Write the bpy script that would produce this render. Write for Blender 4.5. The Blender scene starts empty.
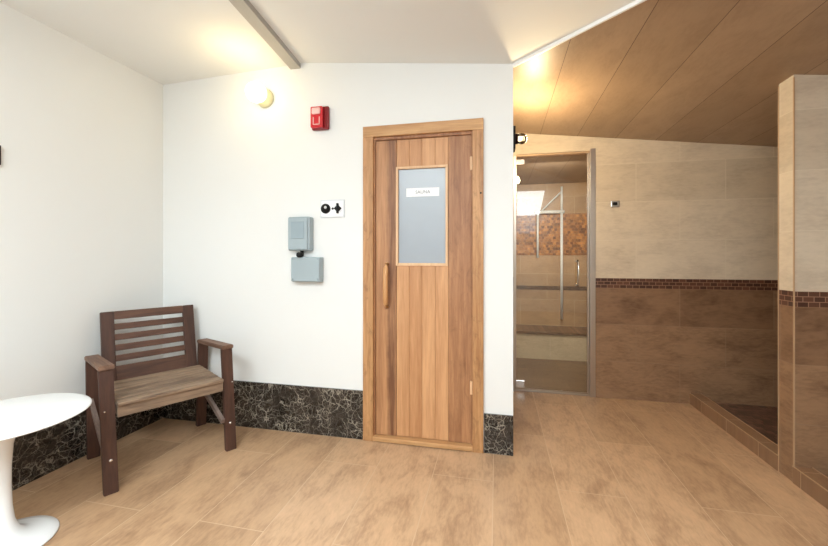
import bpy, bmesh, math
from mathutils import Vector, Matrix

S = bpy.context.scene
COL = S.collection

# ------------------------------------------------------------ camera, world, light, exposure
cam_d = bpy.data.cameras.new('camera')
cam = bpy.data.objects.new('camera', cam_d)
COL.objects.link(cam)
cam.location = (0, 0, 1.22)
cam.rotation_euler = (math.pi / 2, 0, math.atan(83 / 380))
cam_d.sensor_width = 36
cam_d.lens = 380 / 828 * 36
cam_d.shift_y = -17 / 828
cam_d.clip_start = 0.02
S.camera = cam

W = bpy.data.worlds.new('world')
S.world = W
W.use_nodes = True
W.node_tree.nodes['Background'].inputs[0].default_value = (0.85, 0.93, 1, 1)
W.node_tree.nodes['Background'].inputs[1].default_value = 1.0

S.view_settings.view_transform = 'Standard'
S.view_settings.look = 'None'
S.view_settings.gamma = 1
S.view_settings.use_curve_mapping = False
S.view_settings.exposure = 1.12


def light(name, kind, loc, energy, color=(1, 1, 1), rot=(0, 0, 0), size=None, size_y=None, radius=None, spread=None):
    d = bpy.data.lights.new(name, kind)
    d.energy = energy
    d.color = color
    if kind == 'AREA':
        d.shape = 'RECTANGLE'
        d.size = size
        d.size_y = size_y
        if spread: d.spread = spread
    elif radius is not None:
        d.shadow_soft_size = radius
    o = bpy.data.objects.new(name, d)
    COL.objects.link(o)
    o.location = loc
    o.rotation_euler = rot
    return o


# daylight coming in through the window behind the camera
light('window_daylight', 'AREA', (-1.15, -1.68, 1.45), 86, (0.81, 0.93, 1.0), (math.radians(90), 0, math.radians(180)), 1.75, 1.25)
# two unseen fill lights added under the ceiling, behind the camera and right
light('ceiling_fill_light', 'AREA', (-1.1, -0.35, 2.46), 30, (0.86, 0.95, 1.0), (0, 0, 0), 1.1, 0.5)
light('ceiling_fill_light', 'AREA', (0.28, 0.30, 2.12), 10, (0.90, 0.96, 1.0), (math.radians(20), 0, 0), 0.95, 0.9)  # placed so the steam room glass reflects it as a white area
# fill light added without a fixture, aimed up to brighten the ceiling
light('upward_fill_light', 'AREA', (-0.5, -0.95, 1.75), 32, (0.84, 0.94, 1.0), (math.radians(180), 0, 0), 1.2, 0.5)
# unseen panel added high in the rear wall to reflect white in the glass
light('rear_reflection_light', 'AREA', (0.33, -1.62, 2.01), 1.8, (0.86, 0.94, 1.0), (math.radians(90), 0, math.radians(180)), 0.96, 0.58)

# ------------------------------------------------------------ materials


def L(r, g, b):
    f = lambda v: (v / 255 / 12.92) if v / 255 <= 0.04045 else ((v / 255 + 0.055) / 1.055) ** 2.4
    return (f(r), f(g), f(b), 1)


class NT:
    """small node helper"""

    def __init__(s, name):
        s.m = bpy.data.materials.new(name)
        s.m.use_nodes = True
        s.t = s.m.node_tree
        s.b = s.t.nodes['Principled BSDF']
        s._p = None

    def n(s, typ, **kw):
        nd = s.t.nodes.new(typ)
        for k, v in kw.items():
            setattr(nd, k, v)
        return nd

    def put(s, sock, v):
        if hasattr(v, 'is_output'):
            s.t.links.new(v, sock)
        else:
            sock.default_value = v

    def pos(s):
        if not s._p:
            s._p = s.n('ShaderNodeSeparateXYZ')
            tc = s.n('ShaderNodeTexCoord')
            s.t.links.new(tc.outputs['Object'], s._p.inputs[0])
        return s._p.outputs

    def math(s, op, a, b=0.0, c=0.0):
        nd = s.n('ShaderNodeMath', operation=op)
        s.put(nd.inputs[0], a)
        s.put(nd.inputs[1], b)
        s.put(nd.inputs[2], c)
        return nd.outputs[0]

    def vec(s, x, y, z=0.0):
        nd = s.n('ShaderNodeCombineXYZ')
        for i, v in enumerate((x, y, z)):
            s.put(nd.inputs[i], v)
        return nd.outputs[0]

    def noise(s, v, scale, detail=4, rough=0.55, dist=0.0):
        nd = s.n('ShaderNodeTexNoise')
        s.put(nd.inputs['Vector'], v)
        nd.inputs['Scale'].default_value = scale
        nd.inputs['Detail'].default_value = detail
        nd.inputs['Roughness'].default_value = rough
        nd.inputs['Distortion'].default_value = dist
        return nd.outputs['Fac']

    def ramp(s, f, stops):
        nd = s.n('ShaderNodeValToRGB')
        e = nd.color_ramp.elements
        while len(e) < len(stops):
            e.new(0.5)
        for el, (p, c) in zip(e, stops):
            el.position = p
            el.color = c if len(c) == 4 else (*c, 1)
        s.put(nd.inputs[0], f)
        return nd.outputs[0]

    def mix(s, f, a, b, mode='MIX'):
        nd = s.n('ShaderNodeMix', data_type='RGBA', blend_type=mode)
        s.put(nd.inputs[0], f)
        s.put(nd.inputs[6], a)
        s.put(nd.inputs[7], b)
        return nd.outputs[2]

    def out(s, color=None, rough=None, metal=None, height=None, bump=0.2, dist=0.01, **kw):
        if color is not None: s.put(s.b.inputs['Base Color'], color)
        if rough is not None: s.put(s.b.inputs['Roughness'], rough)
        if metal is not None: s.put(s.b.inputs['Metallic'], metal)
        if height is not None:
            bp = s.n('ShaderNodeBump')
            bp.inputs['Strength'].default_value = bump
            bp.inputs['Distance'].default_value = dist
            s.put(bp.inputs['Height'], height)
            s.t.links.new(bp.outputs[0], s.b.inputs['Normal'])
        for k, v in kw.items():
            s.put(s.b.inputs[k.replace('_', ' ')], v)
        return s.m


def plain(name, c, rough=0.5, metal=0.0, var=0.06, scale=6.0, **kw):
    t = NT(name)
    x = t.pos()
    f = t.noise(t.vec(x[0], x[1], x[2]), scale, 3)
    lo = tuple(v * (1 - var) for v in c[:3]) + (1,)
    hi = tuple(min(1, v * (1 + var)) for v in c[:3]) + (1,)
    return t.out(t.ramp(f, [(0.3, lo), (0.7, hi)]), rough, metal, **kw)


def brick(t, v, w, h, mortar, c1, c2, cm, bias=0.0, off=0.5):
    nd = t.n('ShaderNodeTexBrick', offset=off, offset_frequency=2, squash=1.0)
    t.put(nd.inputs['Vector'], v)
    nd.inputs['Color1'].default_value = c1
    nd.inputs['Color2'].default_value = c2
    nd.inputs['Mortar'].default_value = cm
    nd.inputs['Scale'].default_value = 1.0
    nd.inputs['Mortar Size'].default_value = mortar
    nd.inputs['Mortar Smooth'].default_value = 0.2
    nd.inputs['Bias'].default_value = bias
    nd.inputs['Brick Width'].default_value = w
    nd.inputs['Row Height'].default_value = h
    return nd.outputs['Color'], nd.outputs['Fac']


def stone(t, u, v, col, contrast=0.35, warm=None):
    """travertine-like clouding stretched along u"""
    n1 = t.noise(t.vec(t.math('MULTIPLY', u, 1.5), t.math('MULTIPLY', v, 3.2)), 2.2, 8, 0.62, 0.6)
    n2 = t.noise(t.vec(t.math('MULTIPLY', u, 5.0), t.math('MULTIPLY', v, 16.0)), 4.0, 6, 0.6, 0.3)
    f = t.math('ADD', t.math('MULTIPLY', n1, 0.65), t.math('MULTIPLY', n2, 0.35))
    g = t.ramp(f, [(0.3, (1 - contrast, 1 - contrast * 1.13, 1 - contrast * 1.2)), (0.52, (1, 1, 1)), (0.72, (1 + contrast * .5,) * 3)])
    return t.mix(1.0, col, g, 'MULTIPLY')


def tile_mat(name, axes, c1, c2, grout, w=0.66, h=0.33, off=(0, 0), mortar=0.003, rough=0.4, contrast=0.35, bump=0.15):
    t = NT(name)
    p = t.pos()
    u = t.math('SUBTRACT', p[axes[0]], off[0])
    v = t.math('SUBTRACT', p[axes[1]], off[1])
    c, f = brick(t, t.vec(u, v), w, h, mortar, c1, c2, c1)
    c = stone(t, u, v, c, contrast)
    c = t.mix(f, c, grout)
    return t.out(c, rough, height=t.math('SUBTRACT', 1.0, f), bump=bump, dist=0.004)


BEIGE1, BEIGE2 = L(208, 193, 171), L(194, 178, 155)
BROWN1, BROWN2 = L(150, 117, 88), L(126, 95, 70)
MOS = [L(66, 38, 28), L(104, 66, 48), L(48, 30, 25)]
GROUT_D = L(118, 92, 72)
GROUT_L = L(205, 190, 170)


def shower_tile(name, ax, off_u):
    """brown tile to 0.945, dark mosaic strip to 1.03, beige tile above"""
    t = NT(name)
    p = t.pos()
    u = t.math('SUBTRACT', p[ax], off_u)
    z = p[2]
    cl, fl = brick(t, t.vec(t.math('ADD', u, 0.66), z), 0.66, 0.3175, 0.0022, BROWN1, BROWN2, BROWN1)
    cl = t.mix(fl, stone(t, u, z, cl, 0.5), L(146, 118, 92))
    zu = t.math('SUBTRACT', z, 1.03)
    cu, fu = brick(t, t.vec(t.math('ADD', u, 0.33), zu), 0.66, 0.325, 0.0022, BEIGE1, BEIGE2, BEIGE1)
    cu = t.mix(fu, stone(t, u, z, cu, 0.22), L(212, 199, 178))
    cm, fm = brick(t, t.vec(u, t.math('SUBTRACT', z, 0.945)), 0.05, 0.0285, 0.0022, MOS[0], MOS[1], L(150, 116, 94), -0.1)
    up = t.math('GREATER_THAN', z, 1.03)
    lo = t.math('GREATER_THAN', z, 0.945)
    c = t.mix(lo, cl, cm)
    c = t.mix(up, c, cu)
    f = t.math('MAXIMUM', t.math('MULTIPLY', fl, t.math('SUBTRACT', 1.0, lo)), t.math('MULTIPLY', fu, up))
    return t.out(c, 0.38, height=t.math('SUBTRACT', 1.0, f), bump=0.15, dist=0.004)


def mosaic_mat(name, ax, c1, c2, grout, w, h, mortar=0.002, rough=0.35):
    t = NT(name)
    p = t.pos()
    u, v = p[ax[0]], p[ax[1]]
    c, f = brick(t, t.vec(u, v), w, h, mortar, c1, c2, grout)
    n = t.noise(t.vec(t.math('MULTIPLY', u, 1.0), v), 14, 3)
    c = t.mix(0.8, c, t.ramp(n, [(0.3, (.5, .45, .4)), (0.7, (1.2, 1.15, 1.1))]), 'MULTIPLY')
    return t.out(c, rough, height=t.math('SUBTRACT', 1.0, f), bump=0.2, dist=0.003)


def wood(name, c_lo, c_hi, axis=2, plank=None, plank_axis=0, plank_off=0.0, rough=0.5, knots=0.0, stretch=14.0, rot=None):
    t = NT(name)
    p = t.pos()
    q = [p[0], p[1], p[2]]
    sc = [t.math('MULTIPLY', q[i], 1.0 if i == axis else stretch) for i in range(3)]
    if plank:
        idx = t.math('FLOOR', t.math('DIVIDE', t.math('SUBTRACT', q[plank_axis], plank_off), plank))
        sc[axis] = t.math('ADD', sc[axis], t.math('MULTIPLY', idx, 7.3))
    v = t.vec(*sc)
    n1 = t.noise(v, 1.7, 6, 0.6, 0.8)
    n2 = t.noise(v, 8.0, 4, 0.6, 0.2)
    f = t.math('ADD', t.math('MULTIPLY', n1, 0.7), t.math('MULTIPLY', n2, 0.3))
    if plank:
        wn = t.n('ShaderNodeTexWhiteNoise', noise_dimensions='1D')
        t.put(wn.inputs['W'], idx)
        f = t.math('ADD', f, t.math('MULTIPLY', t.math('SUBTRACT', wn.outputs['Value'], 0.5), 0.22))
    mid = tuple((a + b) / 2 for a, b in zip(c_lo, c_hi))
    c = t.ramp(f, [(0.3, c_lo), (0.5, mid), (0.68, c_hi)])
    if knots:
        k = t.noise(t.vec(t.math('MULTIPLY', q[0], 2.2), t.math('MULTIPLY', q[1], 2.2), q[2]), 9, 5, 0.65, 1.2)
        c = t.mix(t.math('MULTIPLY', t.ramp(k, [(0.52, (0, 0, 0)), (0.68, (1, 1, 1))]), knots), c, tuple(a * 0.4 for a in c_lo[:3]) + (1,))
    return t.out(c, rough, height=f, bump=0.12, dist=0.002)


def marble_mat(name):
    t = NT(name)
    p = t.pos()
    v = t.vec(p[0], p[1], p[2])
    nz = t.n('ShaderNodeTexNoise')
    t.put(nz.inputs['Vector'], v)
    nz.inputs['Scale'].default_value = 7
    nz.inputs['Detail'].default_value = 5
    add = t.n('ShaderNodeMix', data_type='RGBA', blend_type='LINEAR_LIGHT')
    add.inputs[0].default_value = 0.10
    t.put(add.inputs[6], v)
    t.put(add.inputs[7], nz.outputs['Color'])
    vo = t.n('ShaderNodeTexVoronoi', feature='DISTANCE_TO_EDGE')
    t.put(vo.inputs['Vector'], add.outputs[2])
    vo.inputs['Scale'].default_value = 19
    vo2 = t.n('ShaderNodeTexVoronoi', feature='DISTANCE_TO_EDGE')
    t.put(vo2.inputs['Vector'], add.outputs[2])
    vo2.inputs['Scale'].default_value = 46
    a = t.ramp(vo.outputs['Distance'], [(0.0, (1, 1, 1)), (0.055, (0, 0, 0))])
    b = t.ramp(vo2.outputs['Distance'], [(0.0, (.55, .55, .55)), (0.05, (0, 0, 0))])
    brk = t.ramp(t.noise(v, 9, 4), [(0.36, (0.12, .12, .12)), (0.54, (1, 1, 1))])
    f = t.math('MULTIPLY', t.math('MAXIMUM', a, b), brk)
    base = t.ramp(t.noise(v, 16, 5), [(0.35, L(16, 13, 12)), (0.7, L(58, 50, 44))])
    return t.out(t.mix(f, base, L(158, 150, 136)), 0.18)


def glass_mat(name, tint=(0.93, 0.95, 0.94, 1), ior=1.6):
    t = NT(name)
    fr = t.n('ShaderNodeFresnel')
    fr.inputs[0].default_value = ior
    tr = t.n('ShaderNodeBsdfTransparent')
    tr.inputs[0].default_value = tint
    gl = t.n('ShaderNodeBsdfGlossy')
    gl.inputs['Roughness'].default_value = 0.02
    mx = t.n('ShaderNodeMixShader')
    t.put(mx.inputs[0], fr.outputs[0])
    t.t.links.new(tr.outputs[0], mx.inputs[1])
    t.t.links.new(gl.outputs[0], mx.inputs[2])
    t.t.links.new(mx.outputs[0], t.t.nodes['Material Output'].inputs[0])
    return t.m


def emit_mat(name, col, strength):
    t = NT(name)
    return t.out((1, 1, 1, 1), 0.4, Emission_Color=col, Emission_Strength=strength)


M = {}
M['white'] = plain('white_wall_paint', (0.79, 0.80, 0.785, 1), 0.65, var=0.01, scale=1.5)
M['ceil'] = plain('white_ceiling_paint', (0.82, 0.825, 0.80, 1), 0.7, var=0.01, scale=1.5)
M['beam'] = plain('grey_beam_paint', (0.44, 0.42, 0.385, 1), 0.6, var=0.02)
M['trimw'] = plain('white_trim_paint', (0.85, 0.85, 0.84, 1), 0.4, var=0.01)
M['floor'] = tile_mat('floor_tile', (1, 0), L(200, 164, 129), L(180, 145, 111), L(204, 174, 141), 1.2, 0.33, (0.90, -0.68), 0.0022, 0.36, 0.44)
M['ceil_tile'] = tile_mat('ceiling_tile', (1, 0), L(164, 138, 113), L(154, 128, 103), L(92, 66, 48), 40.0, 0.307, (-0.9, 0.069), 0.002, 0.42, 0.22)
M['far'] = shower_tile('alcove_wall_tile', 0, 1.15)
M['part'] = shower_tile('partition_wall_tile', 0, 1.10)
M['party'] = shower_tile('partition_end_tile', 1, 2.2)
M['curb'] = tile_mat('curb_tile', (1, 0), L(146, 112, 84), L(124, 94, 68), L(186, 160, 130), 0.33, 0.33, (2.54, 1.4), 0.002, 0.35, 0.35)
M['pan'] = mosaic_mat('shower_pan_mosaic', (0, 1), L(84, 62, 55), L(128, 98, 84), L(54, 42, 38), 0.05, 0.05)
M['steam_mos'] = mosaic_mat('orange_wall_mosaic', (0, 2), L(206, 140, 70), L(120, 68, 34), L(170, 130, 90), 0.035, 0.035)
M['steam_low'] = tile_mat('steam_room_tile', (0, 2), L(186, 150, 112), L(172, 138, 102), L(196, 170, 136), 0.66, 0.33, (0.3, 0.0), 0.003, 0.4, 0.25)
M['steam_bench'] = tile_mat('bench_tile', (0, 2), L(222, 202, 168), L(212, 192, 158), L(226, 206, 176), 0.66, 0.40, (0.24, -0.05), 0.003, 0.4, 0.25)
M['steam_floor'] = tile_mat('steam_floor_tile', (0, 1), L(132, 104, 76), L(118, 92, 66), L(120, 96, 72), 0.66, 0.33, (0, 0), 0.002, 0.4, 0.3)
M['nosing'] = mosaic_mat('bench_edge_mosaic', (0, 2), L(92, 64, 46), L(130, 100, 76), L(120, 96, 74), 0.03, 0.016)
M['marble'] = marble_mat('black_marble')
M['casing'] = wood('cedar_casing', L(150, 100, 58), L(205, 158, 108), 2, knots=0.35)
M['casing_h'] = wood('cedar_casing_level', L(164, 116, 70), L(212, 168, 118), 0, knots=0.1)
M['stile'] = wood('cedar_stile', L(128, 82, 52), L(184, 134, 92), 2, knots=0.25)
M['plank'] = wood('cedar_planks', L(170, 118, 76), L(208, 158, 112), 2, plank=0.0855, plank_off=-0.646)
M['bead'] = wood('pale_bead', L(206, 164, 122), L(228, 192, 152), 2)
M['handlew'] = wood('handle_wood', L(188, 134, 84), L(222, 174, 122), 2)
M['frost'] = plain('frosted_glass', L(152, 160, 168), 0.3, var=0.05, scale=3.0, Specular_IOR_Level=0.8)
M['glass'] = glass_mat('clear_glass')
M['chair'] = wood('weathered_brown_wood', L(50, 29, 21), L(92, 60, 46), 2, rough=0.6, knots=0.1, stretch=12)
M['chair_x'] = wood('weathered_brown_wood_rails', L(58, 34, 25), L(110, 76, 58), 0, rough=0.6, knots=0.1, stretch=12)
M['chair_y'] = wood('weathered_brown_wood_arms', L(70, 42, 32), L(146, 114, 92), 1, rough=0.6, stretch=12)
M['brace'] = wood('grey_brace_wood', L(96, 78, 70), L(150, 132, 122), 1, rough=0.6)
M['seat'] = wood('worn_seat_wood', L(66, 46, 36), L(178, 152, 126), 0, rough=0.6, stretch=10)
M['plastic_w'] = plain('glossy_white', (0.82, 0.83, 0.83, 1), 0.12, var=0.005)
M['chrome'] = plain('chrome', (0.75, 0.74, 0.72, 1), 0.18, 1.0, var=0.02)
M['alu'] = plain('brushed_aluminium', (0.52, 0.46, 0.40, 1), 0.34, 1.0, var=0.04)
M['grey'] = plain('grey_blue_enamel', L(158, 172, 178), 0.4, var=0.02)
M['grey2'] = plain('grey_blue_enamel_panel', L(146, 162, 170), 0.4, var=0.02)
M['black'] = plain('black_plastic', (0.012, 0.012, 0.012, 1), 0.6, Specular_IOR_Level=0.2)
M['dark'] = plain('dark_brown_metal', L(40, 20, 18), 0.9, Specular_IOR_Level=0.05)
M['red'] = plain('red_plastic', L(196, 22, 34), 0.3, var=0.05)
M['redd'] = plain('dark_red_plastic', L(128, 14, 22), 0.35, var=0.05)
M['lens'] = plain('strobe_lens', L(236, 190, 184), 0.15)
M['porcelain'] = plain('cream_porcelain', L(226, 220, 178), 0.3)
M['plate'] = plain('white_plate', L(214, 218, 222), 0.35)
M['paper'] = plain('white_sticker', L(240, 242, 244), 0.6, var=0.01)
M['ink'] = plain('grey_ink', L(110, 112, 116), 0.6)
M['bulb'] = emit_mat('lit_globe_bulb', (1.0, 0.88, 0.58, 1), 1.7)
M['jar'] = glass_mat('jar_glass', (.80, .76, .68, 1), 1.9)
M['jarbulb'] = emit_mat('lit_jar_bulb', (1.0, 0.84, 0.58, 1), 1.2)
M['trimt'] = plain('tile_edge_trim', L(190, 160, 128), 0.35, 0.3)

# ------------------------------------------------------------ mesh helpers


def add_box(bm, x0, x1, y0, y1, z0, z1, bev=0.0, mtx=None, seg=2):
    r = bmesh.ops.create_cube(bm, size=1.0)
    vs = r['verts']
    for v in vs:
        v.co = Vector((x0 + (v.co.x + .5) * (x1 - x0), y0 + (v.co.y + .5) * (y1 - y0), z0 + (v.co.z + .5) * (z1 - z0)))
    es = list({e for v in vs for e in v.link_edges})
    if bev:
        rb = bmesh.ops.bevel(bm, geom=es, offset=bev, segments=seg, affect='EDGES', profile=0.5)
        vs = list({v for f in rb['faces'] for v in f.verts} | {v for v in vs if v.is_valid})
    if mtx is not None:
        bmesh.ops.transform(bm, matrix=mtx, verts=[v for v in vs if v.is_valid])
    return vs


def add_hexa(bm, bottom, top):
    """slab between two polygons of equal vertex count"""
    b = [bm.verts.new(p) for p in bottom]
    t = [bm.verts.new(p) for p in top]
    n = len(b)
    bm.faces.new(b[::-1])
    bm.faces.new(t)
    for i in range(n):
        bm.faces.new((b[i], b[(i + 1) % n], t[(i + 1) % n], t[i]))


def add_lathe(bm, prof, loc=(0, 0, 0), axis='Z', seg=48):
    """prof: (radius, height) from one pole to the other"""
    rings = []
    for r, h in prof:
        if r < 1e-6:
            rings.append([bm.verts.new(place(axis, 0, 0, h, loc))])
        else:
            rings.append([bm.verts.new(place(axis, r * math.cos(2 * math.pi * i / seg), r * math.sin(2 * math.pi * i / seg), h, loc)) for i in range(seg)])
    for a, b in zip(rings, rings[1:]):
        for i in range(seg):
            j = (i + 1) % seg
            if len(a) == 1 and len(b) == 1: continue
            if len(a) == 1: bm.faces.new((a[0], b[i], b[j]))
            elif len(b) == 1: bm.faces.new((a[i], a[j], b[0]))
            else: bm.faces.new((a[i], a[j], b[j], b[i]))


def place(axis, u, v, h, loc):
    l = Vector(loc)
    if axis == 'Z': return l + Vector((u, v, h))
    if axis == 'Y': return l + Vector((u, -h, v))      # grows towards -Y
    return l + Vector((h, u, v))                      # X


def add_tube(bm, pts, r, seg=12, caps=True):
    pts = [Vector(p) for p in pts]
    rings = []
    for i, p in enumerate(pts):
        d = (pts[min(i + 1, len(pts) - 1)] - pts[max(i - 1, 0)]).normalized()
        up = Vector((0, 0, 1)) if abs(d.z) < 0.9 else Vector((1, 0, 0))
        a = d.cross(up).normalized()
        b = d.cross(a).normalized()
        rr = r[i] if isinstance(r, (list, tuple)) else r
        rings.append([bm.verts.new(p + a * rr * math.cos(2 * math.pi * k / seg) + b * rr * math.sin(2 * math.pi * k / seg)) for k in range(seg)])
    for x, y in zip(rings, rings[1:]):
        for k in range(seg):
            bm.faces.new((x[k], x[(k + 1) % seg], y[(k + 1) % seg], y[k]))
    if caps:
        bm.faces.new(rings[0][::-1])
        bm.faces.new(rings[-1])


def obj(name, bm, mat, parent=None, smooth=False, mtx=None):
    bmesh.ops.recalc_face_normals(bm, faces=bm.faces)
    me = bpy.data.meshes.new(name)
    bm.to_mesh(me)
    bm.free()
    for m in (mat if isinstance(mat, list) else [mat]):
        me.materials.append(m)
    if smooth:
        for p in me.polygons: p.use_smooth = True
    o = bpy.data.objects.new(name, me)
    COL.objects.link(o)
    if parent is not None:
        o.parent = parent
    if mtx is not None:
        o.matrix_local = mtx
    return o


def boxobj(name, dims, mat, parent=None, bev=0.0, mtx=None):
    bm = bmesh.new()
    add_box(bm, *dims, bev=bev, mtx=mtx)
    return obj(name, bm, mat, parent)


def boxes(name, lst, mat, parent=None, bev=0.0):
    bm = bmesh.new()
    for d in lst:
        add_box(bm, *d, bev=bev)
    return obj(name, bm, mat, parent)


def lathe(name, prof, mat, parent=None, loc=(0, 0, 0), axis='Z', seg=48):
    bm = bmesh.new()
    add_lathe(bm, prof, loc, axis, seg)
    return obj(name, bm, mat, parent, smooth=True)


def tube(name, pts, r, mat, parent=None, seg=12):
    bm = bmesh.new()
    add_tube(bm, pts, r, seg)
    return obj(name, bm, mat, parent, smooth=True)


def struct(o, label=None):
    o['kind'] = 'structure'
    if label: o['label'] = label
    return o


def empty(name, loc, rz=0.0):
    o = bpy.data.objects.new(name, None)
    o.empty_display_size = 0.1
    COL.objects.link(o)
    o.location = loc
    o.rotation_euler = (0, 0, rz)
    return o


def thing(name, label, cat, loc=(0, 0, 0), rz=0.0, group=None):
    return tag(empty(name, loc, rz), label, cat, group)


def tag(o, label, cat, group=None):
    o['label'] = label
    o['category'] = cat
    if group: o['group'] = group
    return o


# ------------------------------------------------------------ setting
XL, YD, XC, YF, XR, YR = -2.47, 2.405, 0.097, 3.545, 2.65, -1.60
zw = lambda x: 2.515 + (x - XL) * 0.034 if x < -1.29 else 2.555 - (x + 1.29) * 0.1135      # white ceiling
zt = lambda x, y: 2.378 - (x - XC) * 0.124 - (y - YD) * 0.035                                                    # tiled ceiling

struct(boxobj('floor', (XL - .12, XR + .12, YR - .12, 5.3, -0.1, 0.0), M['floor']))

bm = bmesh.new()
xs = XR + .12
ys = YD - (xs - XC) * 1.13
for poly in ([(XL - .12, YR - .12), (-1.29, YR - .12), (-1.29, YD + .06), (XL - .12, YD + .06)],
             [(-1.29, YR - .12), (xs, YR - .12), (xs, ys), (XC, YD), (XC, YD + .06), (-1.29, YD + .06)]):
    add_hexa(bm, [(x, y, zw(x)) for x, y in poly], [(x, y, zw(x) + .08) for x, y in poly])
struct(obj('ceiling', bm, M['ceil']))
bm = bmesh.new()
poly = [(XC, YD + .006), (xs, ys + .006), (xs, YF + .05), (XC, YF + .05)]
add_hexa(bm, [(x, y, zt(x, y)) for x, y in poly], [(x, y, zt(x, y) + .09) for x, y in poly])
struct(obj('ceiling', bm, M['ceil_tile']))
bm = bmesh.new()
n = Vector((1, 1 / 1.13, 0)).normalized() * 0.006
pl = [Vector((XC, YD, 0)) - n * .6, Vector((xs, ys, 0)) - n * .6, Vector((xs, ys, 0)) + n, Vector((XC, YD, 0)) + n]
add_hexa(bm, [(p.x, p.y, min(zt(p.x, p.y), zw(p.x)) - .001) for p in pl], [(p.x, p.y, max(zt(p.x, p.y), zw(p.x)) + .02) for p in pl])
struct(obj('trim_1', bm, M['trimw']))
bm = bmesh.new()
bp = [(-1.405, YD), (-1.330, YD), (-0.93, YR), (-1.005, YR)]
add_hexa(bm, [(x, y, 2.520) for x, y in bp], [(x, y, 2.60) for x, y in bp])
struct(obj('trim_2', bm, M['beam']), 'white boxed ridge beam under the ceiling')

struct(boxobj('wall_left', (XL - .12, XL, YR - .12, YD + .12, 0, 2.62), M['white']))
DX0, DX1, DZ = -0.80, -0.145, 2.012          # sauna door opening
struct(boxes('wall_back', [(XL, DX0, YD, YD + .12, 0, 2.62), (DX1, XC, YD, YD + .12, 0, 2.62), (DX0, DX1, YD, YD + .12, DZ, 2.62)], M['white']))
struct(boxobj('wall_alcove', (XC - .12, XC, YD + .12, YF, 0, 2.5), M['white']))
SX0, SX1, SZ = 0.167, 0.83, 2.135            # steam room door opening
struct(boxes('wall_far', [(XC - .12, SX0, YF, YF + .1, 0, 2.5), (SX1, XR, YF, YF + .1, 0, 2.5), (SX0, SX1, YF, YF + .1, SZ, 2.5)], M['far']))
struct(boxobj('wall_right', (XR, XR + .12, YR - .12, YF + .1, 0, 2.4), M['party']))
PX0, PY0, PY1 = 1.56, 2.432, 2.545
bm = bmesh.new()
add_box(bm, PX0, XR, PY0, PY1, 0, 2.22)
o = obj('wall_partition', bm, [M['part'], M['party']])
for p in o.data.polygons:
    if abs(p.normal.x) > .9: p.material_index = 1
struct(o)
# rear wall behind the camera, with the window the daylight comes through
struct(boxes('wall_rear', [(XL, -2.05, YR - .12, YR, 0, 2.62), (-0.25, -.16, YR - .12, YR, 0, 2.62), (.82, XR, YR - .12, YR, 0, 2.4), (-.16, .82, YR - .12, YR, 0, 1.72),
                           (-2.05, -0.25, YR - .12, YR, 0, 0.8), (-2.05, -0.25, YR - .12, YR, 2.1, 2.62)], M['white']))
w = struct(empty('window_1', (-1.15, YR - .06, 0.8)))
boxes('window_frame', [(-.9, -.85, -.04, .04, 0, 1.3), (.85, .9, -.04, .04, 0, 1.3), (-.85, .85, -.04, .04, 0, .05), (-.85, .85, -.04, .04, 1.25, 1.3), (-.02, .02, -.03, .03, .05, 1.25)], M['trimw'], w)

# black marble baseboards
struct(boxobj('baseboard_left', (XL, XL + .012, YR, YD, 0, .322), M['marble']))
struct(boxobj('baseboard_back', (XL + .012, -0.867, YD - .012, YD, 0, .322), M['marble']))
struct(boxobj('baseboard_corner', (-0.078, XC, YD - .012, YD, 0, .242), M['marble']))

# shower curbs, pan, metal edge strips
struct(boxobj('trim_3', (1.553, 1.635, PY1, YF, 0, .09), M['curb'], bev=.002), 'tiled curb of the shower behind the partition')
struct(boxobj('trim_4', (1.553, 1.645, 0.6, PY0, 0, .09), M['curb'], bev=.002), 'tiled curb in front of the partition')
struct(boxes('trim_5', [(1.551, 1.556, PY1, YF, .0885, .0925), (1.632, 1.637, PY1, YF, .0885, .0925), (1.551, 1.556, 0.6, PY0, .0885, .0925),
                        (1.642, 1.647, .6, PY0, .0885, .0925),
                        (PX0 - .003, PX0 + .003, PY0 - .003, PY0 + .003, 0, 2.18), (PX0 - .003, PX0 + .003, PY1 - .003, PY1 + .003, 0, 2.18)], M['trimt']))
struct(boxobj('floor', (1.635, XR, PY1, YF, 0.0, .028), M['pan']))
struct(boxobj('floor', (1.645, XR, 0.6, PY0, 0.0, .028), M['pan']))

# steam room behind the glass door
TY, TX0, TX1, TZ = 5.15, -0.02, 1.45, 2.15
struct(boxobj('wall_steam_left', (TX0 - .1, TX0, YF + .1, TY, 0, TZ), M['party']))
struct(boxobj('wall_steam_right', (TX1, TX1 + .1, YF + .1, TY, 0, TZ), M['party']))
struct(boxobj('wall_steam_back', (TX0 - .1, TX1 + .1, TY, TY + .1, 0, TZ), M['steam_low']))
struct(boxobj('wall_steam_mosaic', (TX0, TX1, TY - .008, TY, 1.23, 1.76), M['steam_mos']))
struct(boxes('trim_6', [(TX0, TX1, TY - .006, TY, .785, .835)], M['nosing']))
struct(boxobj('ceiling', (TX0 - .1, TX1 + .1, YF + .1, TY + .1, TZ, TZ + .1), M['ceil_tile']))
struct(boxobj('floor', (TX0, TX1, YF + .08, TY, 0, .004), M['steam_floor']))
be = thing('steam_bench', 'low tiled bench seen through the glass steam room door', 'bench', (0.7, 4.9, 0))
boxobj('bench_body', (-.72, .75, -.2, .25, 0, .295), M['steam_bench'], be)
boxobj('bench_edge', (-.72, .75, -.212, .25, .295, .325), M['nosing'], be)
light('steam_room_light', 'AREA', (0.55, 3.80, 2.06), 9.5, (1.0, .93, .82), (math.radians(30), 0, 0), .4, .15)

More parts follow.
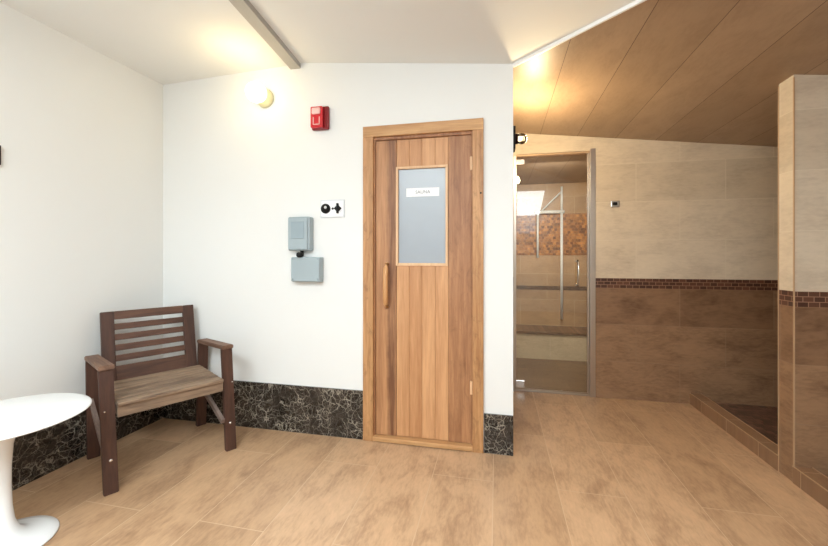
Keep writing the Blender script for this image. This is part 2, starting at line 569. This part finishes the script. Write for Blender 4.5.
# ------------------------------------------------------------ sauna door
d = struct(empty('door_1', ((DX0 + DX1) / 2, YD, 0)), 'cedar sauna door with a narrow frosted window')
dx = -(DX0 + DX1) / 2
T = lambda a, b, c, e, f, g: (a + dx, b + dx, c - YD, e - YD, f, g)


def dbox(name, dims, mat, parent=d, bev=.002):
    """box given in room coordinates; mesh kept in room coordinates so that the grain is continuous"""
    bm = bmesh.new()
    add_box(bm, *dims, bev=bev)
    o = obj(name, bm, mat, parent)
    o.matrix_parent_inverse = Matrix.Translation((dx, -YD, 0)) if parent is d else Matrix.Identity(4)
    return o


CF = YD - .022
dbox('side_casing', (-0.867, -0.797, CF, YD + .0, 0, 2.004), M['casing'])
dbox('side_casing', (-0.148, -0.082, CF, YD + .0, 0, 2.004), M['casing'])
dbox('head_casing', (-0.867, -0.082, CF, YD + .0, 2.004, 2.074), M['casing_h'])
dbox('jamb', (-0.7995, -0.788, YD, YD + .1, 0, 2.010), M['stile'])
dbox('jamb', (-0.158, -0.1455, YD, YD + .1, 0, 2.010), M['stile'])
dbox('head_jamb', (-0.788, -0.158, YD, YD + .1, 1.985, 2.011), M['stile'])
dbox('threshold', (-0.797, -0.148, YD - .028, YD + .1, 0.006, .034), M['casing_h'])
LY = YD + .012
M['stile_l'] = None
t = NT('cedar_stile_heartwood')
p = t.pos()
v = t.vec(t.math('MULTIPLY', p[0], 16), t.math('MULTIPLY', p[1], 16), p[2])
f = t.math('ADD', t.math('MULTIPLY', t.noise(v, 1.7, 6, .6, .8), .7), t.math('MULTIPLY', t.noise(v, 8, 4), .3))
c = t.ramp(f, [(.3, L(146, 98, 62)), (.68, L(196, 146, 102))])
wav = t.math('ADD', p[0], t.math('MULTIPLY', t.math('SUBTRACT', t.noise(t.vec(0, 0, p[2]), 6, 4), .5), .05))
heart = t.math('MULTIPLY', t.ramp(t.math('MULTIPLY', t.math('ADD', wav, .79), 7.0), [(.52, (0, 0, 0)), (.68, (1, 1, 1))]), t.ramp(t.noise(v, 2.6, 5), [(.36, (.35, .35, .35)), (.6, (1, 1, 1))]))
c = t.mix(t.math('MULTIPLY', heart, .8), c, L(92, 52, 30))
M['stile_l'] = t.out(c, .5, height=f, bump=.12, dist=.002)
dbox('stile', (-0.787, -0.647, LY, LY + .04, .037, 1.984), M['stile_l'])
dbox('stile', (-0.303, -0.159, LY, LY + .04, .037, 1.984), M['stile'])
bm = bmesh.new()
for k in range(4):
    a = -0.6465 + k * 0.0858
    add_box(bm, a, a + .0854, LY + .004, LY + .04, .037, 1.16, bev=.003)
    add_box(bm, a, a + .0854, LY + .004, LY + .04, 1.80, 1.984, bev=.003)
o = obj('plank_panel', bm, M['plank'], d)
o.matrix_parent_inverse = Matrix.Translation((dx, -YD, 0))
WX0, WX1, WZ0, WZ1 = -.640, -.316, 1.166, 1.795
bm = bmesh.new()
for q in ((WX0 - .010, WX0 + .006, LY - .004, LY + .03, WZ0 - .01, WZ1 + .01), (WX1 - .006, WX1 + .010, LY - .004, LY + .03, WZ0 - .01, WZ1 + .01),
          (WX0 + .006, WX1 - .006, LY - .004, LY + .03, WZ0 - .01, WZ0 + .008), (WX0 + .006, WX1 - .006, LY - .004, LY + .03, WZ1 - .006, WZ1 + .01)):
    add_box(bm, *q, bev=.002)
o = obj('window_bead', bm, M['bead'], d)
o.matrix_parent_inverse = Matrix.Translation((dx, -YD, 0))
pane = dbox('window_pane', (WX0 + .004, WX1 - .004, LY + .014, LY + .022, WZ0 + .004, WZ1 - .004), M['frost'])
pane['label'] = 'frosted grey window pane'
sg = dbox('sign', (-.582, -.364, LY + .012, LY + .0138, 1.608, 1.664), M['paper'], pane, 0)
sg['label'] = 'white sign on the pane'


def text(s, size, loc, mat, parent, name='lettering'):
    cu = bpy.data.curves.new(name, 'FONT')
    cu.body = s
    cu.size = size
    cu.align_x = 'CENTER'
    cu.align_y = 'CENTER'
    cu.extrude = .0004
    tmp = bpy.data.objects.new('tmp', cu)
    COL.objects.link(tmp)
    dg = bpy.context.evaluated_depsgraph_get()
    me = bpy.data.meshes.new_from_object(tmp.evaluated_get(dg))
    bpy.data.objects.remove(tmp)
    me.transform(Matrix.Translation(loc) @ Matrix.Rotation(math.pi / 2, 4, 'X'))
    me.materials.clear()
    me.materials.append(mat)
    o = bpy.data.objects.new(name, me)
    COL.objects.link(o)
    o.parent = parent
    return o


tx = text('SAUNA', .030, (-.472, LY + .0115, 1.636), M['ink'], pane)
h = tube('handle', [(-.709, LY - .012, .885), (-.709, LY - .038, .91), (-.709, LY - .046, .96), (-.709, LY - .046, 1.09), (-.709, LY - .038, 1.14), (-.709, LY - .012, 1.165)],
         [.014, .016, .0165, .0165, .016, .014], M['handlew'], d, 16)
h.matrix_parent_inverse = Matrix.Translation((dx, -YD, 0))
for z in (.885, 1.165):
    b = lathe('handle_bolt', [(0, 0), (.013, 0), (.013, .012), (.009, .016), (0, .017)], M['chrome'] if z < 1 else M['handlew'], h, (-.709, LY + .001, z), 'Y', 20)
for z in (1.76, .35):
    dbox('hinge', (-.166, -.150, LY - .014, LY + .006, z, z + .085), M['bead'], bev=.003)
bm = bmesh.new()
add_lathe(bm, [(0, 0), (.006, 0), (.005, .003), (0, .004)], (-.098, CF, 1.36 + .25), 'Y', 12)
o = obj('screw', bm, M['black'], d); o.matrix_parent_inverse = Matrix.Translation((dx, -YD, 0))

# ------------------------------------------------------------ glass steam room door
g = struct(empty('door_2', (0.5, YF, 0)), 'clear glass steam room door in a metal frame')


def gbox(name, dims, mat, parent=g, bev=.001):
    bm = bmesh.new()
    add_box(bm, *dims, bev=bev)
    o = obj(name, bm, mat, parent)
    if parent is g: o.matrix_parent_inverse = Matrix.Translation((-.5, -YF, 0))
    return o


gbox('side_frame', (0.146, 0.170, YF - .006, YF + .07, 0, 2.12), M['alu'])
gbox('side_frame', (0.788, 0.832, YF - .006, YF + .07, 0, 2.15), M['alu'])
gbox('side_frame', (0.772, 0.786, YF + .02, YF + .05, 0.02, 2.12), M['alu'])
gbox('head_frame', (0.146, 0.832, YF + .01, YF + .07, 2.118, 2.134), M['trimt'])
gbox('sill', (0.167, 0.790, YF + .005, YF + .06, 0.002, .018), M['alu'])
gp = gbox('glass_pane', (0.174, 0.770, YF + .030, YF + .040, .024, 2.112), M['glass'])
for z0, z1, nm in ((.03, .095, 'hinge'), (2.045, 2.095, 'hinge')):
    gbox(nm, (0.165, 0.245, YF + .018, YF + .052, z0, z1), M['chrome'], bev=.004)
hd = tube('handle', [(.688, YF + .03, .965), (.688, YF - .02, .965), (.688, YF - .028, .972), (.688, YF - .028, 1.168), (.688, YF - .02, 1.175), (.688, YF + .03, 1.175)], .0085, M['chrome'], g)
hd.matrix_parent_inverse = Matrix.Translation((-.5, -YF, 0))
for z in (.965, 1.175):
    lathe('handle_collar', [(0, 0), (.014, 0), (.014, .008), (0, .010)], M['chrome'], hd, (.688, YF + .028, z), 'Y', 20)

# white bars added to stand in for a reflection in the glass door
pp = thing('reflection_bars', 'white bars standing in for a reflection in the steam room glass', 'reflection', (.80, 5.1, .42))
tube('long_bar', [(0, 0, 0), (0, 0, 1.36)], .016, M['trimw'], pp)
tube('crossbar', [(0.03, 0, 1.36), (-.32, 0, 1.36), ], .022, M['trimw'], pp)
tube('drop_bar', [(-.29, 0, 1.36), (-.29, 0, .78)], .013, M['trimw'], pp)
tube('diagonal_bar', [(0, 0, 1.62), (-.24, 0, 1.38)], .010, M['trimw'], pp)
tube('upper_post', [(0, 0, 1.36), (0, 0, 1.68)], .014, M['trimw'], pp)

# ------------------------------------------------------------ wooden armchair
ch = thing('wooden_armchair', 'weathered brown slatted wooden armchair standing in the white corner', 'chair', (-1.78, 1.83, 0), math.radians(60))
# local x: chair's width (to the right in the picture), local y: towards its back
HW = .330
LEAN = .07
LW = .062
for s in (-1, 1):
    xi, xo = s * (HW - LW), s * HW
    x0, x1 = min(xi, xo), max(xi, xo)
    k = -.012 if s < 0 else 0                     # the left leg splays outwards a little
    bm = bmesh.new()
    add_hexa(bm, [(x0, -.004, 0), (x1, -.004, 0), (x1, .028, 0), (x0, .028, 0)],
             [(x0 + k, LEAN - .004, .627), (x1 + k, LEAN - .004, .627), (x1 + k, LEAN + .028, .627), (x0 + k, LEAN + .028, .627)])
    bmesh.ops.bevel(bm, geom=list(bm.edges), offset=.003, segments=2, affect='EDGES')
    lg = obj('leg', bm, M['chair'], ch)
    lathe('bolt', [(0, 0), (.0085, 0), (.0075, .003), (0, .0045)], M['chrome'], lg, (s * (HW - .031), .015, .167), 'Y', 14)
    lathe('bolt', [(0, 0), (.005, 0), (.004, .002), (0, .003)], M['chrome'], lg, (x0 + .010 if s < 0 else x0 + .052, .042, .415), 'Y', 12)
    bm = bmesh.new()
    add_hexa(bm, [(x0, .515, 0), (x1, .515, 0), (x1, .548, 0), (x0, .548, 0)],
             [(x0 + k, .47, .607), (x1 + k, .47, .607), (x1 + k, .503, .607), (x0 + k, .503, .607)])
    bmesh.ops.bevel(bm, geom=list(bm.edges), offset=.003, segments=2, affect='EDGES')
    obj('leg', bm, M['chair'], ch)
    bm = bmesh.new()
    ya, yb = LEAN - .018, .510
    add_hexa(bm, [(x0 + k - .003, ya, .626), (x1 + k + .003, ya, .626), (x1 + k + .003, yb, .600), (x0 + k - .003, yb, .600)],
             [(x0 + k - .003, ya, .651), (x1 + k + .003, ya, .651), (x1 + k + .003, yb, .625), (x0 + k - .003, yb, .625)])
    bmesh.ops.bevel(bm, geom=list(bm.edges), offset=.004, segments=2, affect='EDGES')
    obj('armrest', bm, M['chair_y'], ch)
    xb = s * (HW - LW - .010) if s > 0 else -(HW - .014)
    bm = bmesh.new()
    a, b = Vector((xb, .025, .185)), Vector((xb, .50, .36))
    dd = (b - a).normalized()
    nn = Vector((0, -dd.z, dd.y)) * .014
    sx = Vector((.010, 0, 0))
    add_hexa(bm, [a - nn - sx, a - nn + sx, a + nn + sx, a + nn - sx], [b - nn - sx, b - nn + sx, b + nn + sx, b + nn - sx])
    obj('brace', bm, M['brace'], ch)
    boxobj('side_rail', (s * (HW - LW - .012) - .010, s * (HW - LW - .012) + .010, .06, .49, .375, .428), M['chair_y'], ch, .002)
boxobj('apron', (-HW + LW + .001, HW - LW - .001, .045, .069, .368, .427), M['seat'], ch, .003)
for k in range(5):
    y0 = .034 + k * .086
    zz = .439 + k * .0025
    boxobj('seat_slat', (-HW + LW + .002, HW - LW - .002, y0, y0 + .081, zz - .012, zz + .008), M['seat'], ch, .004)
bk = empty('backrest', (0, .503, .440), 0)
bk.parent = ch
bk.rotation_euler = (math.radians(-11), 0, 0)
BW = .262
BH = .435
for s in (-1, 1):
    boxobj('back_stile', (min(s * BW, s * (BW - .068)), max(s * BW, s * (BW - .068)), -.014, .014, -.03, BH), M['chair'], bk, .003)
boxobj('top_rail', (-BW + .068, BW - .068, -.013, .013, BH - .052, BH), M['chair_x'], bk, .003)
boxobj('bottom_rail', (-BW + .068, BW - .068, -.013, .013, -.01, .093), M['chair_x'], bk, .003)
for k in range(4):
    zc = .093 + .0275 + .0195 + k * .0655
    boxobj('back_slat', (-BW + .068, BW - .068, -.009, .009, zc - .0195, zc + .0195), M['chair_x'], bk, .003)

# ------------------------------------------------------------ tulip side table
tb = thing('pedestal_table', 'round white pedestal side table beside the wooden armchair', 'table', (-2.035, 1.20, 0))
lathe('pedestal', [(0, 0), (.168, 0), (.172, .004), (.168, .009), (.138, .016), (.10, .024), (.068, .036), (.046, .060), (.032, .10), (.025, .16), (.022, .24), (.0225, .33), (.028, .42), (.042, .485), (.07, .518), (.0, .518)], M['plastic_w'], tb, seg=72)
lathe('tabletop', [(0, .5175), (.19, .5175), (.243, .522), (.275, .531), (.284, .536), (.282, .540), (.275, .5415), (0, .5415)], M['plastic_w'], tb, seg=96)

# ------------------------------------------------------------ things on the door wall
WL = YD
lp = thing('globe_lamp', 'lit bare globe bulb in a porcelain holder high on the white wall', 'lamp', (-1.60, WL, 2.333))
lathe('lamp_holder', [(0, 0), (.062, 0), (.066, .006), (.062, .018), (.048, .028), (.036, .045), (.0, .045)], M['porcelain'], lp, axis='Y')
R = .068
prof = [(0.022, .042), (.026, .050)] + [(R * math.sin(a), .110 - R * math.cos(a)) for a in [math.radians(x) for x in range(24, 180, 12)]] + [(0, .110 + R)]
lathe('globe_bulb', prof, M['bulb'], lp, axis='Y')
light('globe_lamp_glow', 'POINT', (-1.60, WL - .30, 2.34), 1.1, (1.0, .74, .36), radius=.08)

al = thing('fire_alarm', 'red fire alarm strobe on the white wall above the door height', 'alarm', (-1.172, WL, 2.155))
boxobj('alarm_base', (-.062, .062, -.028, 0, -.079, .079), M['redd'], al, .010)
boxobj('alarm_body', (-.058, .030, -.056, -.028, -.072, .072), M['red'], al, .010)
boxobj('strobe_lens', (-.044, .018, -.064, -.052, .014, .060), M['lens'], al, .010)
boxes('horn_grille', [(-.036, -.030, -.060, -.054, -.056, -.002), (.008, .014, -.060, -.054, -.056, -.002), (-.036, .014, -.060, -.054, -.056, -.049)], M['lens'], al, .001)

u1 = thing('control_box', 'grey enamel control box with a hinged cover, upper of the two', 'control box', (-1.310, WL, 1.252))
boxobj('box_body', (-.080, .080, -.060, 0, 0.004, .234), M['grey'], u1, .008)
boxobj('cover', (-.076, .068, -.070, -.060, .010, .228), M['grey'], u1, .006)
boxobj('cover_panel', (-.052, .044, -.073, -.069, .085, .200), M['grey2'], u1, .002)
kb = lathe('cable_gland', [(0, 0), (.014, 0), (.014, .014), (.018, .020), (.018, .045), (0, .045)], M['black'], u1, (.010, -.035, -.024), 'Y', 24)
tube('conduit', [(.010, -.035, .006), (.010, -.035, -.022)], .012, M['black'], u1)
u2 = thing('control_box', 'plain wider grey control box, lower of the two', 'control box', (-1.262, WL, 1.045))
boxobj('box_body', (-.106, .106, -.058, 0, 0, .168), M['grey'], u2, .006)
boxobj('lid', (-.103, .103, -.066, -.058, .004, .165), M['grey'], u2, .003)
for sx in (-.09, .09):
    for sz in (.02, .155):
        lathe('screw', [(0, 0), (.006, 0), (.005, .002), (0, .003)], M['grey2'], u2, (sx, -.066, sz), 'Y', 12)

sp = thing('switch_plate', 'white switch plate with a black round dial between boxes and sauna door', 'switch', (-1.09, WL, 1.541))
boxobj('plate', (-.088, .088, -.008, 0, -.061, .061), M['plate'], sp, .003)
boxobj('plate_border', (-.080, .080, -.010, -.008, -.052, .052), M['paper'], sp, .001)
lathe('dial', [(0, 0), (.033, 0), (.033, .010), (.024, .014), (.022, .026), (0, .027)], M['black'], sp, (-.046, -.009, 0), 'Y', 28)
lathe('dial_mark', [(0, 0), (.010, 0), (.008, .003), (0, .004)], M['plate'], sp, (-.038, -.035, .006), 'Y', 16)
lathe('indicator', [(0, 0), (.008, 0), (.007, .004), (0, .005)], M['black'], sp, (.004, -.009, 0), 'Y', 16)
bm = bmesh.new()
add_box(bm, -.019, .019, -.022, -.009, -.019, .019, bev=.003, mtx=Matrix.Translation((.042, 0, 0)) @ Matrix.Rotation(math.pi / 4, 4, 'Y'))
add_box(bm, .036, .048, -.03, -.01, -.034, .034, bev=.003)
obj('toggle', bm, M['black'], sp)

# sconce on the alcove side wall, just round the corner
sc = thing('wall_sconce', 'black backed jar sconce glowing just round the white wall corner', 'lamp', (XC, 2.62, 2.00))
boxobj('backplate', (0, .022, -.055, .055, -.075, .072), M['black'], sc, .004)
lathe('jar_base', [(0, 0), (.034, 0), (.034, .018), (0, .018)], M['dark'], sc, (.02, 0, 0), 'X', 28)
lathe('glass_jar', [(.026, .036), (.034, .044), (.037, .058), (.035, .074), (.028, .087), (.015, .094), (0, .096)], M['jar'], sc, (0.0, 0, 0.0), 'X', 32)
lathe('bulb', [(.010, .018), (.014, .03), (.018, .05), (.014, .066), (0, .072)], M['jarbulb'], sc, (0.0, 0, 0.0), 'X', 24)
light('sconce_glow', 'POINT', (XC + .10, 2.80, 2.06), 9.0, (1.0, .78, .46), radius=.05)

sw = thing('light_switch', 'small chrome switch on the beige alcove tile right of the glass door', 'switch', (.987, YF, 1.665))
boxobj('switch_plate', (-.034, .034, -.008, 0, -.028, .028), M['chrome'], sw, .004)
boxobj('rocker', (-.020, .016, -.013, -.007, -.012, .014), M['black'], sw, .002)

ws = thing('wall_plaque', 'dark plaque on the left white wall at the edge of the view', 'plaque', (XL, 1.304, 1.73))
boxobj('plaque_board', (0, .018, -.13, .13, -.05, .05), M['dark'], ws, .003)
boxobj('plaque_face', (.017, .020, -.12, .12, -.042, .042), M['black'], ws, .001)
